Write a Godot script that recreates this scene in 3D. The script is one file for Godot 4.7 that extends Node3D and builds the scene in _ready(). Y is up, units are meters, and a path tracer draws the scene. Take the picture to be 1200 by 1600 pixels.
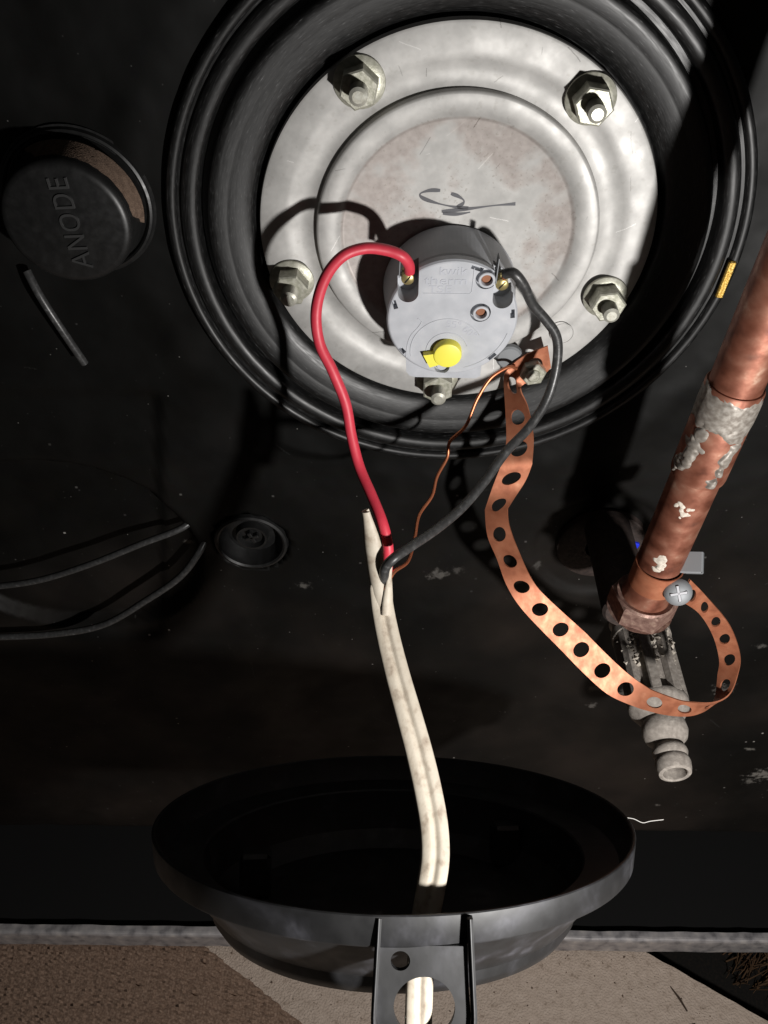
extends Node3D
# The open terminal end of a black water heater lit by one hand lamp. Lengths are written in millimetres and scaled by MM.
const MM := 0.001
var rng := RandomNumberGenerator.new()
var M := {}

func _ready():
	rng.seed = 7
	# ---- camera
	var cam := Camera3D.new(); cam.name = "camera"
	cam.position = V(-29.6, 191.4, 384.8); cam.rotation = Vector3(-0.7617, 0.0098, 0.0)
	cam.fov = 59.49; cam.near = 0.01; cam.far = 20.0
	add_child(cam); cam.current = true
	# ---- surroundings: a dark place, nothing to see beyond the heater
	var env := Environment.new()
	env.background_mode = Environment.BG_COLOR
	env.background_color = Color(0.11, 0.107, 0.104)
	env.tonemap_mode = Environment.TONE_MAPPER_LINEAR
	env.tonemap_exposure = 1.0
	env.sdfgi_enabled = true; env.ssao_enabled = true; env.ssil_enabled = true
	var we := WorldEnvironment.new(); we.name = "surroundings"; we.environment = env
	add_child(we)
	# ---- the one hand lamp, low and to the right of the camera
	var lamp := OmniLight3D.new(); lamp.name = "hand_lamp"
	lamp.position = V(172, -62, 425); lamp.light_energy = 0.25; lamp.light_color = Color(1.0, 0.988, 0.975)
	lamp.omni_range = 5.0; lamp.omni_attenuation = 2.0; lamp.light_size = 0.006; lamp.shadow_enabled = true
	add_child(lamp)
	materials()
	ground()
	heater()
	thermostat()
	pipe()
	drain_cock()
	strap()
	cover()
	cable()
	loose_cables()
	bits()

# ------------------------------------------------------------------ helpers
func V(x: float, y: float, z: float) -> Vector3: return Vector3(x, y, z) * MM
func vv(a: Array) -> Vector3: return Vector3(a[0], a[1], a[2])

func numbered(n: String) -> String:
	if not has_node(NodePath(n)): return n
	var k := 1
	while has_node(NodePath("%s_%03d" % [n, k])): k += 1
	return "%s_%03d" % [n, k]

func thing(called: String, label: String, category: String, at := Vector3.ZERO, group := "") -> Node3D:
	var o := Node3D.new(); o.name = numbered(called); add_child(o); o.position = at * MM
	o.set_meta("label", label); o.set_meta("category", category)
	if group != "": o.set_meta("group", group)
	return o

func begin() -> SurfaceTool:
	var st := SurfaceTool.new(); st.begin(Mesh.PRIMITIVE_TRIANGLES); return st

func obj(called: String, st: SurfaceTool, m: Material, parent: Node3D, label := "") -> MeshInstance3D:
	var o := MeshInstance3D.new(); o.mesh = st.commit(); o.material_override = m; o.name = called
	parent.add_child(o, true)
	if label != "": o.set_meta("label", label)
	return o

# a triangle in millimetres, turned so that its front agrees with its normals
func tri(st: SurfaceTool, a: Vector3, b: Vector3, c: Vector3, na: Vector3, nb: Vector3, nc: Vector3, ua := Vector2.ZERO, ub := Vector2.ZERO, uc := Vector2.ZERO):
	var g := (b - a).cross(c - a)
	if g.length_squared() < 1e-12: return
	if g.dot(na + nb + nc) > 0.0:
		var t := b; b = c; c = t
		t = nb; nb = nc; nc = t
		var u := ub; ub = uc; uc = u
	st.set_normal(na); st.set_uv(ua); st.add_vertex(a * MM)
	st.set_normal(nb); st.set_uv(ub); st.add_vertex(b * MM)
	st.set_normal(nc); st.set_uv(uc); st.add_vertex(c * MM)

func quad(st: SurfaceTool, a: Vector3, b: Vector3, c: Vector3, d: Vector3, n: Vector3):
	tri(st, a, b, c, n, n, n); tri(st, a, c, d, n, n, n)

# a profile of (radius, height) turned round the local z axis; from the centre outwards it faces +z
func lathe(st: SurfaceTool, prof: Array, segs: int, xf := Transform3D.IDENTITY, crease := 35.0, flip := false, planar := 0.0):
	var nb := prof.size() - 1
	var arc := [0.0]
	for j in nb: arc.append(arc[j] + Vector2(prof[j + 1][0] - prof[j][0], prof[j + 1][1] - prof[j][1]).length())
	var bn: Array[Vector2] = []
	for j in nb:
		var d: Vector2 = Vector2(prof[j + 1][0], prof[j + 1][1]) - Vector2(prof[j][0], prof[j][1])
		bn.append(Vector2(-d.y, d.x).normalized() * (-1.0 if flip else 1.0))
	for j in nb:
		var n0 := bn[j]; var n1 := bn[j]
		if j > 0 and absf(rad_to_deg(bn[j].angle_to(bn[j - 1]))) < crease: n0 = (bn[j] + bn[j - 1]).normalized()
		if j < nb - 1 and absf(rad_to_deg(bn[j].angle_to(bn[j + 1]))) < crease: n1 = (bn[j] + bn[j + 1]).normalized()
		for i in segs:
			var a := TAU * i / segs; var b := TAU * (i + 1) / segs
			var ca := Vector2(cos(a), sin(a)); var cb := Vector2(cos(b), sin(b))
			var r0: float = prof[j][0]; var z0: float = prof[j][1]; var r1: float = prof[j + 1][0]; var z1: float = prof[j + 1][1]
			var p := [Vector3(ca.x * r0, ca.y * r0, z0), Vector3(cb.x * r0, cb.y * r0, z0), Vector3(cb.x * r1, cb.y * r1, z1), Vector3(ca.x * r1, ca.y * r1, z1)]
			var n := [Vector3(ca.x * n0.x, ca.y * n0.x, n0.y), Vector3(cb.x * n0.x, cb.y * n0.x, n0.y), Vector3(cb.x * n1.x, cb.y * n1.x, n1.y), Vector3(ca.x * n1.x, ca.y * n1.x, n1.y)]
			var u := []
			for k in 4:
				u.append(Vector2(p[k].x / planar + 0.5, 0.5 - p[k].y / planar) if planar > 0.0 else Vector2(float(i + (1 if k == 1 or k == 2 else 0)) / segs, arc[j + (1 if k > 1 else 0)] / 60.0))
				p[k] = xf * p[k]; n[k] = (xf.basis * n[k]).normalized()
			tri(st, p[0], p[1], p[2], n[0], n[1], n[2], u[0], u[1], u[2])
			tri(st, p[0], p[2], p[3], n[0], n[2], n[3], u[0], u[2], u[3])

# a regular prism round local z with a chamfered top
func prism(st: SurfaceTool, sides: int, r: float, z0: float, z1: float, xf := Transform3D.IDENTITY, cham := 0.8, turn := 0.0):
	var ring := func(rad: float, z: float) -> Array:
		var o := []
		for i in sides: o.append(xf * Vector3(cos(turn + TAU * i / sides) * rad, sin(turn + TAU * i / sides) * rad, z))
		return o
	var a: Array = ring.call(r, z0); var b: Array = ring.call(r, z1 - cham * 0.6); var c: Array = ring.call(r - cham, z1)
	var top: Vector3 = xf * Vector3(0, 0, z1); var up: Vector3 = xf.basis * Vector3(0, 0, 1)
	for i in sides:
		var k := (i + 1) % sides
		var n: Vector3 = xf.basis * Vector3(cos(turn + TAU * (i + 0.5) / sides), sin(turn + TAU * (i + 0.5) / sides), 0)
		quad(st, a[i], a[k], b[k], b[i], n)
		quad(st, b[i], b[k], c[k], c[i], (n + up * 1.2).normalized())
		tri(st, c[i], c[k], top, up, up, up)

func box(st: SurfaceTool, s: Vector3, xf: Transform3D, ch := 0.4):
	var h := s * 0.5
	for ax in 3:
		for sg in [-1.0, 1.0]:
			var n := Vector3.ZERO; n[ax] = sg
			var u := Vector3.ZERO; u[(ax + 1) % 3] = 1.0
			var w := Vector3.ZERO; w[(ax + 2) % 3] = 1.0
			var c := n * h[ax]; var uu: Vector3 = u * (h[(ax + 1) % 3] - ch); var ww: Vector3 = w * (h[(ax + 2) % 3] - ch)
			quad(st, xf * (c - uu - ww), xf * (c + uu - ww), xf * (c + uu + ww), xf * (c - uu + ww), xf.basis * n)
	for ax in 3:                                               # chamfers along the edges
		var b := (ax + 1) % 3; var d := (ax + 2) % 3
		for s1 in [-1.0, 1.0]:
			for s2 in [-1.0, 1.0]:
				var e := Vector3.ZERO; e[ax] = h[ax] - ch
				var p := Vector3.ZERO; p[b] = s1 * h[b]; p[d] = s2 * (h[d] - ch)
				var q := Vector3.ZERO; q[b] = s1 * (h[b] - ch); q[d] = s2 * h[d]
				var n := Vector3.ZERO; n[b] = s1; n[d] = s2
				quad(st, xf * (p - e), xf * (p + e), xf * (q + e), xf * (q - e), xf.basis * n.normalized())

func crom(pts: Array, n: int) -> Array:
	var o := []
	for i in pts.size() - 1:
		var a: Vector3 = pts[max(i - 1, 0)]; var b: Vector3 = pts[i]; var c: Vector3 = pts[i + 1]; var d: Vector3 = pts[min(i + 2, pts.size() - 1)]
		for k in n: o.append(b.cubic_interpolate(c, a, d, float(k) / n))
	o.append(pts[pts.size() - 1])
	return o

func smooth_path(raw: Array, n: int, rounds := 1) -> Array:
	var p := []
	for a in raw: p.append(vv(a))
	for r in rounds:
		var q := p.duplicate()
		for i in range(1, p.size() - 1): q[i] = (p[i - 1] + p[i] * 2.0 + p[i + 1]) / 4.0
		p = q
	return crom(p, n)

# a closed cross-section (x = width, y = thickness) carried along a path; side = where its width points
func sweep(st: SurfaceTool, sec: Array, path: Array, side: Vector3, scale: Array = [], caps := true):
	var ns := sec.size(); var ring := []; var nor := []; var along := 0.0
	var side0 := side; var lens := []
	var sn: Array[Vector2] = []
	for k in ns:
		var t: Vector2 = (sec[(k + 1) % ns] - sec[(k - 1 + ns) % ns])
		sn.append(Vector2(t.y, -t.x).normalized())
	for i in path.size():
		if i > 0: along += (path[i] - path[i - 1]).length()
		lens.append(along)
		var t: Vector3 = (path[min(i + 1, path.size() - 1)] - path[max(i - 1, 0)]).normalized()
		var x := (side0 - t * side0.dot(t)).normalized(); var y := t.cross(x)
		if side == Vector3.ZERO:
			x = t.cross(Vector3(0.3, 0.1, 1)).normalized(); y = t.cross(x)
		var s: float = scale[i] if scale.size() > i else 1.0
		var r := []; var nn := []
		for k in ns:
			r.append(path[i] + (x * sec[k].x + y * sec[k].y) * s); nn.append((x * sn[k].x + y * sn[k].y).normalized())
		ring.append(r); nor.append(nn)
	for i in path.size() - 1:
		for k in ns:
			var m := (k + 1) % ns
			var u0 := Vector2(float(k) / ns, lens[i] / 40.0); var u1 := Vector2(float(k + 1) / ns, lens[i] / 40.0)
			var u2 := Vector2(float(k + 1) / ns, lens[i + 1] / 40.0); var u3 := Vector2(float(k) / ns, lens[i + 1] / 40.0)
			tri(st, ring[i][k], ring[i][m], ring[i + 1][m], nor[i][k], nor[i][m], nor[i + 1][m], u0, u1, u2)
			tri(st, ring[i][k], ring[i + 1][m], ring[i + 1][k], nor[i][k], nor[i + 1][m], nor[i + 1][k], u0, u2, u3)
	if caps:
		for e in [0, path.size() - 1]:
			var n: Vector3 = (path[0] - path[1]).normalized() if e == 0 else (path[e] - path[e - 1]).normalized()
			for k in ns: tri(st, path[e], ring[e][k], ring[e][(k + 1) % ns], n, n, n)

func circle(r: float, n: int, cx := 0.0, cy := 0.0) -> Array:
	var o := []
	for i in n: o.append(Vector2(cx + cos(TAU * i / n) * r, cy + sin(TAU * i / n) * r))
	return o

func tube(st: SurfaceTool, path: Array, r: float, segs := 16, scale: Array = []):
	sweep(st, circle(r, segs), path, Vector3.ZERO, scale)

# a flat outline with holes, from z0 to z1, put in place by xf
func plate(st: SurfaceTool, outer: Array, holes: Array, z0: float, z1: float, xf := Transform3D.IDENTITY, bend := 0.0):
	var all := PackedVector2Array(); var loops := [outer]
	loops.append_array(holes)
	var dense := []
	for l in loops:
		var o := PackedVector2Array()
		for i in l.size():
			var a: Vector2 = l[i]; var b: Vector2 = l[(i + 1) % l.size()]
			var n: int = max(1, int(a.distance_to(b) / 1.2))
			for k in n: o.append(a.lerp(b, float(k) / n))
		dense.append(o); all.append_array(o)
	var put := func(p: Vector2, z: float) -> Vector3: return xf * Vector3(p.x, p.y, z - bend * p.x * p.x)
	var ids := Geometry2D.triangulate_delaunay(all) if holes.size() > 0 else Geometry2D.triangulate_polygon(all)
	var up: Vector3 = xf.basis.z
	for i in range(0, ids.size(), 3):
		var c := (all[ids[i]] + all[ids[i + 1]] + all[ids[i + 2]]) / 3.0
		if holes.size() > 0 and not Geometry2D.is_point_in_polygon(c, dense[0]): continue
		var inside := false
		for h in range(1, dense.size()):
			if Geometry2D.is_point_in_polygon(c, dense[h]): inside = true
		if inside: continue
		tri(st, put.call(all[ids[i]], z1), put.call(all[ids[i + 1]], z1), put.call(all[ids[i + 2]], z1), up, up, up)
		tri(st, put.call(all[ids[i]], z0), put.call(all[ids[i + 1]], z0), put.call(all[ids[i + 2]], z0), -up, -up, -up)
	for h in dense.size():
		var l: PackedVector2Array = dense[h]
		var sgn := -1.0 if Geometry2D.is_polygon_clockwise(l) else 1.0
		if h > 0: sgn = -sgn
		for i in l.size():
			var a := l[i]; var b := l[(i + 1) % l.size()]
			var n: Vector3 = xf.basis * Vector3(b.y - a.y, a.x - b.x, 0).normalized() * sgn
			quad(st, put.call(a, z0), put.call(b, z0), put.call(b, z1), put.call(a, z1), n)

func along_axis(at: Vector3, axis: Vector3) -> Transform3D:
	var z := axis.normalized(); var x := Vector3(0, 1, 0).cross(z)
	if x.length() < 0.05: x = Vector3(1, 0, 0)
	x = x.normalized()
	return Transform3D(Basis(x, z.cross(x), z), at)

func lettering(called: String, text: String, at: Vector3, cap: float, depth: float, turn: float, m: Material, parent: Node3D, size_x := 1.0) -> MeshInstance3D:
	var t := TextMesh.new(); var f := SystemFont.new(); f.font_names = PackedStringArray(["Droid Sans"])
	t.font = f; t.text = text; t.font_size = 48; t.pixel_size = cap * MM / 34.0; t.depth = depth * MM; t.curve_step = 2.0
	var o := MeshInstance3D.new(); o.mesh = t; o.material_override = m; o.name = called
	o.position = at * MM; o.rotation.z = turn; o.scale = Vector3(size_x, 1, 1)
	parent.add_child(o, true)
	return o

# ------------------------------------------------------------------ materials
func noise(kind: int, freq: float, octaves: int, sd: int) -> FastNoiseLite:
	var n := FastNoiseLite.new(); n.noise_type = kind; n.frequency = freq; n.fractal_octaves = octaves; n.seed = sd
	return n

func ntex(n: FastNoiseLite, stops: Array, side := 512) -> NoiseTexture2D:
	var t := NoiseTexture2D.new(); t.width = side; t.height = side; t.seamless = true; t.noise = n; t.normalize = true
	if stops.size() > 0:
		var g := Gradient.new(); g.offsets = PackedFloat32Array(); g.colors = PackedColorArray()
		var of := PackedFloat32Array(); var cl := PackedColorArray()
		for s in stops: of.append(s[0]); cl.append(s[1])
		g.offsets = of; g.colors = cl; t.color_ramp = g
	return t

func bump(n: FastNoiseLite, strength: float, side := 512) -> NoiseTexture2D:
	var t := NoiseTexture2D.new(); t.width = side; t.height = side; t.seamless = true; t.noise = n; t.as_normal_map = true; t.bump_strength = strength
	return t

func g(v: float) -> Color: return Color(v, v, v)

func mat(color: Color, rough: float, metal := 0.0) -> StandardMaterial3D:
	var m := StandardMaterial3D.new(); m.albedo_color = color; m.roughness = rough; m.metallic = metal
	return m

# colour, gloss and fine relief from noise, laid on by position; reps = repeats per metre
func worn(stops: Array, rough: Array, metal: float, reps: float, freq: float, sd: int, relief := 0.0, kind := FastNoiseLite.TYPE_SIMPLEX_SMOOTH) -> StandardMaterial3D:
	var m := StandardMaterial3D.new()
	m.albedo_texture = ntex(noise(kind, freq, 5, sd), stops)
	m.roughness = 1.0; m.roughness_texture = ntex(noise(FastNoiseLite.TYPE_SIMPLEX_SMOOTH, freq * 1.7, 4, sd + 5), [[0.15, g(rough[0])], [0.85, g(rough[1])]])
	m.metallic = metal; m.uv1_triplanar = true; m.uv1_world_triplanar = true; m.uv1_scale = Vector3.ONE * reps
	if relief > 0.0:
		m.normal_enabled = true; m.normal_texture = bump(noise(FastNoiseLite.TYPE_SIMPLEX_SMOOTH, freq * 4.0, 3, sd + 9), 4.0); m.normal_scale = relief
	return m

func materials():
	M.zinc = worn([[0.2, Color(0.60, 0.60, 0.54)], [0.55, Color(0.70, 0.695, 0.64)], [0.9, Color(0.77, 0.765, 0.72)]], [0.40, 0.52], 0.45, 30.0, 0.02, 3, 0.15)
	M.stud = worn([[0.2, Color(0.68, 0.67, 0.62)], [0.9, Color(0.74, 0.74, 0.70)]], [0.35, 0.5], 0.5, 40.0, 0.02, 4, 0.1)
	M.steel = mat(Color(0.50, 0.51, 0.52), 0.6, 0.3)
	M.brass = mat(Color(0.70, 0.64, 0.44), 0.34, 0.7)
	M.black_plastic = worn([[0.0, g(0.10)], [0.5, g(0.13)], [0.72, Color(0.16, 0.158, 0.15)], [1.0, Color(0.24, 0.235, 0.225)]], [0.38, 0.62], 0.0, 7.0, 0.012, 21, 0.12)
	M.ring_plastic = worn([[0.0, g(0.05)], [0.45, g(0.075)], [0.66, g(0.11)], [0.8, g(0.19)], [1.0, g(0.30)]], [0.38, 0.50], 0.0, 9.0, 0.014, 22, 0.04)
	M.cover_plastic = worn([[0.0, Color(0.05, 0.05, 0.054)], [0.5, Color(0.07, 0.07, 0.076)], [0.72, Color(0.15, 0.15, 0.163)], [1.0, Color(0.33, 0.33, 0.355)]], [0.46, 0.60], 0.0, 8.0, 0.01, 23, 0.03)
	M.anode_rubber = worn([[0.0, g(0.07)], [0.6, g(0.09)], [1.0, g(0.13)]], [0.36, 0.5], 0.0, 14.0, 0.015, 24, 0.03)
	M.dust = worn([[0.2, Color(0.36, 0.29, 0.24)], [0.8, Color(0.48, 0.40, 0.34)]], [0.9, 1.0], 0.0, 20.0, 0.03, 25, 0.5)
	var rp: StandardMaterial3D = M.ring_plastic
	rp.uv1_triplanar = false; rp.uv1_world_triplanar = false; rp.uv1_scale = Vector3(5, 4, 1)
	rp.albedo_texture = ntex(noise(FastNoiseLite.TYPE_SIMPLEX_SMOOTH, 0.02, 5, 22), [[0.0, g(0.035)], [0.45, g(0.05)], [0.62, g(0.085)], [0.76, g(0.15)], [0.88, g(0.30)], [1.0, g(0.48)]], 1024)
	rp.normal_enabled = false
	M.ring_plastic.metallic_specular = 0.5; M.cover_plastic.metallic_specular = 0.9
	M.letter_black = mat(Color(0.2, 0.2, 0.2), 0.38)
	M.void_black = mat(Color(0.05, 0.05, 0.05), 0.9)
	M.grey_plastic = worn([[0.0, Color(0.66, 0.67, 0.69)], [0.6, Color(0.70, 0.71, 0.73)], [1.0, Color(0.74, 0.745, 0.76)]], [0.42, 0.55], 0.0, 16.0, 0.01, 31, 0.03)
	M.letter_grey = mat(Color(0.69, 0.70, 0.73), 0.5)
	M.yellow = mat(Color(0.93, 0.89, 0.33), 0.45)
	M.copper = worn([[0.0, Color(0.54, 0.32, 0.23)], [0.45, Color(0.66, 0.41, 0.30)], [0.8, Color(0.70, 0.46, 0.345)], [1.0, Color(0.78, 0.56, 0.44)]], [0.44, 0.60], 0.5, 14.0, 0.014, 41, 0.04)
	M.copper_pin = mat(Color(0.52, 0.34, 0.24), 0.6, 0.4)
	M.bare_wire = mat(Color(0.80, 0.50, 0.36), 0.38, 0.8)
	M.pipe = worn([[0.0, Color(0.27, 0.14, 0.10)], [0.3, Color(0.45, 0.265, 0.20)], [0.55, Color(0.53, 0.335, 0.265)], [0.8, Color(0.61, 0.43, 0.355)], [1.0, Color(0.74, 0.62, 0.54)]], [0.42, 0.62], 0.55, 11.0, 0.013, 42, 0.05)
	M.solder = worn([[0.2, Color(0.42, 0.39, 0.36)], [0.8, Color(0.60, 0.58, 0.55)]], [0.42, 0.65], 0.3, 30.0, 0.02, 43, 0.0)
	M.nut_bronze = worn([[0.1, Color(0.38, 0.28, 0.25)], [0.6, Color(0.52, 0.41, 0.37)], [1.0, Color(0.66, 0.57, 0.50)]], [0.45, 0.7], 0.4, 24.0, 0.02, 44, 0.3)
	M.plaster = worn([[0.1, Color(0.62, 0.58, 0.53)], [0.9, Color(0.84, 0.81, 0.76)]], [0.8, 1.0], 0.0, 40.0, 0.03, 45, 0.8)
	M.dusty_plastic = worn([[0.0, Color(0.46, 0.43, 0.40)], [0.5, Color(0.58, 0.55, 0.52)], [1.0, Color(0.72, 0.69, 0.65)]], [0.75, 0.95], 0.0, 25.0, 0.02, 46, 0.5)
	M.red = worn([[0.0, Color(0.78, 0.20, 0.27)], [1.0, Color(0.83, 0.26, 0.32)]], [0.42, 0.52], 0.0, 30.0, 0.01, 47, 0.05)
	M.black_wire = worn([[0.0, g(0.18)], [0.55, g(0.22)], [0.8, g(0.30)], [1.0, g(0.45)]], [0.3, 0.46], 0.0, 30.0, 0.02, 48, 0.12)
	M.sheath = worn([[0.0, Color(0.50, 0.44, 0.38)], [0.2, Color(0.63, 0.575, 0.51)], [0.38, Color(0.74, 0.70, 0.635)], [1.0, Color(0.79, 0.755, 0.695)]], [0.5, 0.65], 0.0, 22.0, 0.012, 49, 0.15)
	M.rail = worn([[0.0, Color(0.42, 0.41, 0.42)], [0.35, Color(0.66, 0.645, 0.65)], [0.7, Color(0.76, 0.74, 0.735)], [1.0, Color(0.88, 0.85, 0.82)]], [0.38, 0.6], 0.15, 9.0, 0.012, 50, 0.12)
	M.slab = worn([[0.0, Color(0.60, 0.53, 0.47)], [0.25, Color(0.76, 0.69, 0.63)], [0.75, Color(0.80, 0.73, 0.67)], [1.0, Color(0.85, 0.78, 0.72)]], [0.9, 1.0], 0.0, 5.0, 0.035, 51, 0.7)
	M.mat_fibre = worn([[0.1, Color(0.42, 0.335, 0.28)], [0.5, Color(0.56, 0.46, 0.39)], [0.9, Color(0.70, 0.60, 0.53)]], [0.95, 1.0], 0.0, 14.0, 0.05, 52, 1.0)
	M.soil = worn([[0.1, Color(0.05, 0.045, 0.035)], [0.6, Color(0.09, 0.075, 0.06)], [0.9, Color(0.14, 0.11, 0.085)]], [0.95, 1.0], 0.0, 12.0, 0.04, 53, 1.0)
	M.pan = mat(Color(0.035, 0.033, 0.033), 0.95)
	M.ink = mat(Color(0.34, 0.34, 0.355), 0.6)
	M.white_bit = mat(Color(0.85, 0.84, 0.82), 0.7)
	M.blue_bit = mat(Color(0.08, 0.18, 0.85), 0.5)
	M.straw = mat(Color(0.25, 0.19, 0.14), 0.8)
	M.grass = mat(Color(0.45, 0.34, 0.24), 0.85)
	M.flange = flange_material()
	M.panel = panel_material()

func flange_material() -> StandardMaterial3D:
	var S := 768; var img := Image.create(S, S, false, Image.FORMAT_RGB8)
	var n1 := noise(FastNoiseLite.TYPE_SIMPLEX_SMOOTH, 0.012, 5, 61); var n2 := noise(FastNoiseLite.TYPE_SIMPLEX_SMOOTH, 0.05, 4, 62)
	var n3 := noise(FastNoiseLite.TYPE_SIMPLEX_SMOOTH, 0.006, 3, 63); var n4 := noise(FastNoiseLite.TYPE_SIMPLEX_SMOOTH, 0.11, 3, 66)
	for y in S:
		for x in S:
			var px := (float(x) / S - 0.5) * 190.0; var py := (0.5 - float(y) / S) * 190.0; var r := sqrt(px * px + py * py)
			var a := n1.get_noise_2d(x, y); var b := n2.get_noise_2d(x, y); var c := n3.get_noise_2d(x, y)
			var v := 0.70 + a * 0.07 + b * 0.025 + c * 0.03
			var col := Color(v, v * 0.992, v * 0.975)
			if r < 54.0:
				var pinkish: float = clampf((r - 30.0) / 22.0 + a * 1.6 + c * 1.1 + clampf(-px, -20.0, 40.0) * 0.012, 0.0, 1.0) * smoothstep(54.0, 52.5, r)
				col = col.lerp(Color(0.60, 0.565, 0.545) + g(b * 0.06), pinkish * 0.8)
				col = col.lerp(Color(0.52, 0.50, 0.47), clampf((n4.get_noise_2d(x, y) - 0.38) * 3.0, 0.0, 0.5) * smoothstep(-0.25, 0.15, c + a))
			else: col = col.lerp(Color(0.56, 0.55, 0.53), clampf((b - 0.25) * 1.2, 0.0, 0.3) * smoothstep(0.1, -0.2, a))
			img.set_pixel(x, y, col)
	for k in 60:                                              # fine scratches
		var p := Vector2(rng.randf() * S, rng.randf() * S); var d := Vector2.from_angle(rng.randf() * TAU) * 0.7; var w := rng.randf_range(-0.18, 0.14)
		for i in rng.randi_range(8, 60):
			p += d; d = d.rotated(rng.randf_range(-0.03, 0.03))
			if p.x < 1 or p.y < 1 or p.x > S - 2 or p.y > S - 2: break
			img.set_pixelv(Vector2i(p), img.get_pixelv(Vector2i(p)) + g(w))
	var m := StandardMaterial3D.new(); m.albedo_texture = ImageTexture.create_from_image(img); m.metallic = 0.3; m.roughness = 1.0
	m.roughness_texture = ntex(noise(FastNoiseLite.TYPE_SIMPLEX_SMOOTH, 0.02, 4, 64), [[0.2, g(0.48)], [0.8, g(0.6)]])
	m.normal_enabled = true; m.normal_texture = bump(noise(FastNoiseLite.TYPE_SIMPLEX_SMOOTH, 0.03, 4, 65), 2.0); m.normal_scale = 0.06
	return m

# the end panel's own dirt: x -420..330, y -590..330 mm, half a millimetre to a pixel
func panel_material() -> StandardMaterial3D:
	var W := 1500; var H := 1840; var img := Image.create(W, H, false, Image.FORMAT_RGBA8)
	img.fill(Color(0.04, 0.04, 0.039))
	for k in 3:
		var ni := noise(FastNoiseLite.TYPE_SIMPLEX_SMOOTH, [0.02, 0.05, 0.012][k], 4, 70 + k).get_image(460, 460)
		var ov := Image.create(375, 460, false, Image.FORMAT_RGBA8)
		var tone: Color = [Color(0.10, 0.098, 0.092), Color(0.02, 0.02, 0.02), Color(0.22, 0.185, 0.165)][k]
		for y in 460:
			for x in 375:
				var v := ni.get_pixel(x, y).r; var a := clampf((v - 0.55) * 1.6, 0.0, 0.5)
				if k == 2: a = clampf((v - 0.2) * 0.9, 0.0, 0.6) * smoothstep(215.0, 320.0, y)
				ov.set_pixel(x, y, Color(tone.r, tone.g, tone.b, a))
		ov.resize(W, H, Image.INTERPOLATE_CUBIC); img.blend_rect(ov, Rect2i(0, 0, W, H), Vector2i.ZERO)
	for k in 1500:                                            # specks of plaster and dust
		var p := Vector2i(rng.randi_range(4, W - 8), rng.randi_range(4, H - 8)); var s := 1 if rng.randf() < 0.8 else rng.randi_range(2, 3)
		var v := rng.randf_range(0.25, 0.75) if rng.randf() < 0.3 else rng.randf_range(0.16, 0.3)
		img.fill_rect(Rect2i(p, Vector2i(s, s)), Color(v, v * 0.98, v * 0.95))
	for k in 45:                                             # scuffs
		var p := Vector2(rng.randf() * W, rng.randf() * H); var d := Vector2.from_angle(rng.randf() * TAU); var v := rng.randf_range(0.09, 0.2)
		for i in rng.randi_range(8, 40):
			p += d; d = d.rotated(rng.randf_range(-0.06, 0.06))
			img.fill_rect(Rect2i(Vector2i(p), Vector2i(1, 1)), Color(v, v, v * 0.97)); img.fill_rect(Rect2i(Vector2i(p) + Vector2i(1, 0), Vector2i(1, 1)), Color(v * 0.6, v * 0.6, v * 0.58))
	for b in [[1, -230, 9, 0.40], [13, -226, 6, 0.3], [-157, -211, 4, 0.55], [278, -469, 17, 0.62], [291, -455, 9, 0.55], [268, -480, 8, 0.5], [213, -351, 11, 0.42], [122, -351, 9, 0.42], [140, -358, 8, 0.40], [121, -372, 5, 0.42], [-85, -242, 6, 0.4], [254, -430, 5, 0.55], [226, -300, 5, 0.4], [62, -222, 5, 0.3], [200, -520, 4, 0.5], [178, -400, 4, 0.5]]:
		blot(img, (b[0] + 420.0) * 2.0, (330.0 - b[1]) * 2.0, b[2] * 2.0, g(b[3]))
	var m := StandardMaterial3D.new(); m.albedo_texture = ImageTexture.create_from_image(img); m.roughness = 1.0
	m.roughness_texture = ntex(noise(FastNoiseLite.TYPE_SIMPLEX_SMOOTH, 0.02, 4, 75), [[0.2, g(0.48)], [0.8, g(0.66)]])
	m.metallic_specular = 0.28
	m.normal_enabled = true; m.normal_texture = bump(noise(FastNoiseLite.TYPE_SIMPLEX_SMOOTH, 0.05, 4, 76), 2.0); m.normal_scale = 0.07
	return m

func blot(img: Image, cx: float, cy: float, r: float, c: Color):
	var n := noise(FastNoiseLite.TYPE_SIMPLEX_SMOOTH, 0.7, 2, int(cx))
	var n2 := noise(FastNoiseLite.TYPE_SIMPLEX_SMOOTH, 0.12, 3, int(cy))
	for y in range(int(cy - r * 1.5), int(cy + r * 1.5)):
		for x in range(int(cx - r * 1.5), int(cx + r * 1.5)):
			if x < 0 or y < 0 or x >= img.get_width() or y >= img.get_height(): continue
			var d := Vector2(x - cx, (y - cy) * 1.35).length() / r
			var e := 1.0 - d + n2.get_noise_2d(x * 0.6, y * 0.6) * 0.75 + n.get_noise_2d(x * 0.5, y * 0.5) * 0.3
			if e > 0.15: img.set_pixel(x, y, img.get_pixel(x, y).lerp(c * Color(1, 0.97, 0.93), clampf((e - 0.15) * 1.3, 0.0, 0.75)))

# ------------------------------------------------------------------ the ground below
func structure(called: String, st: SurfaceTool, m: Material, label: String, category: String) -> MeshInstance3D:
	var o := obj(called, st, m, self, label); o.set_meta("kind", "structure"); o.set_meta("category", category)
	return o

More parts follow.
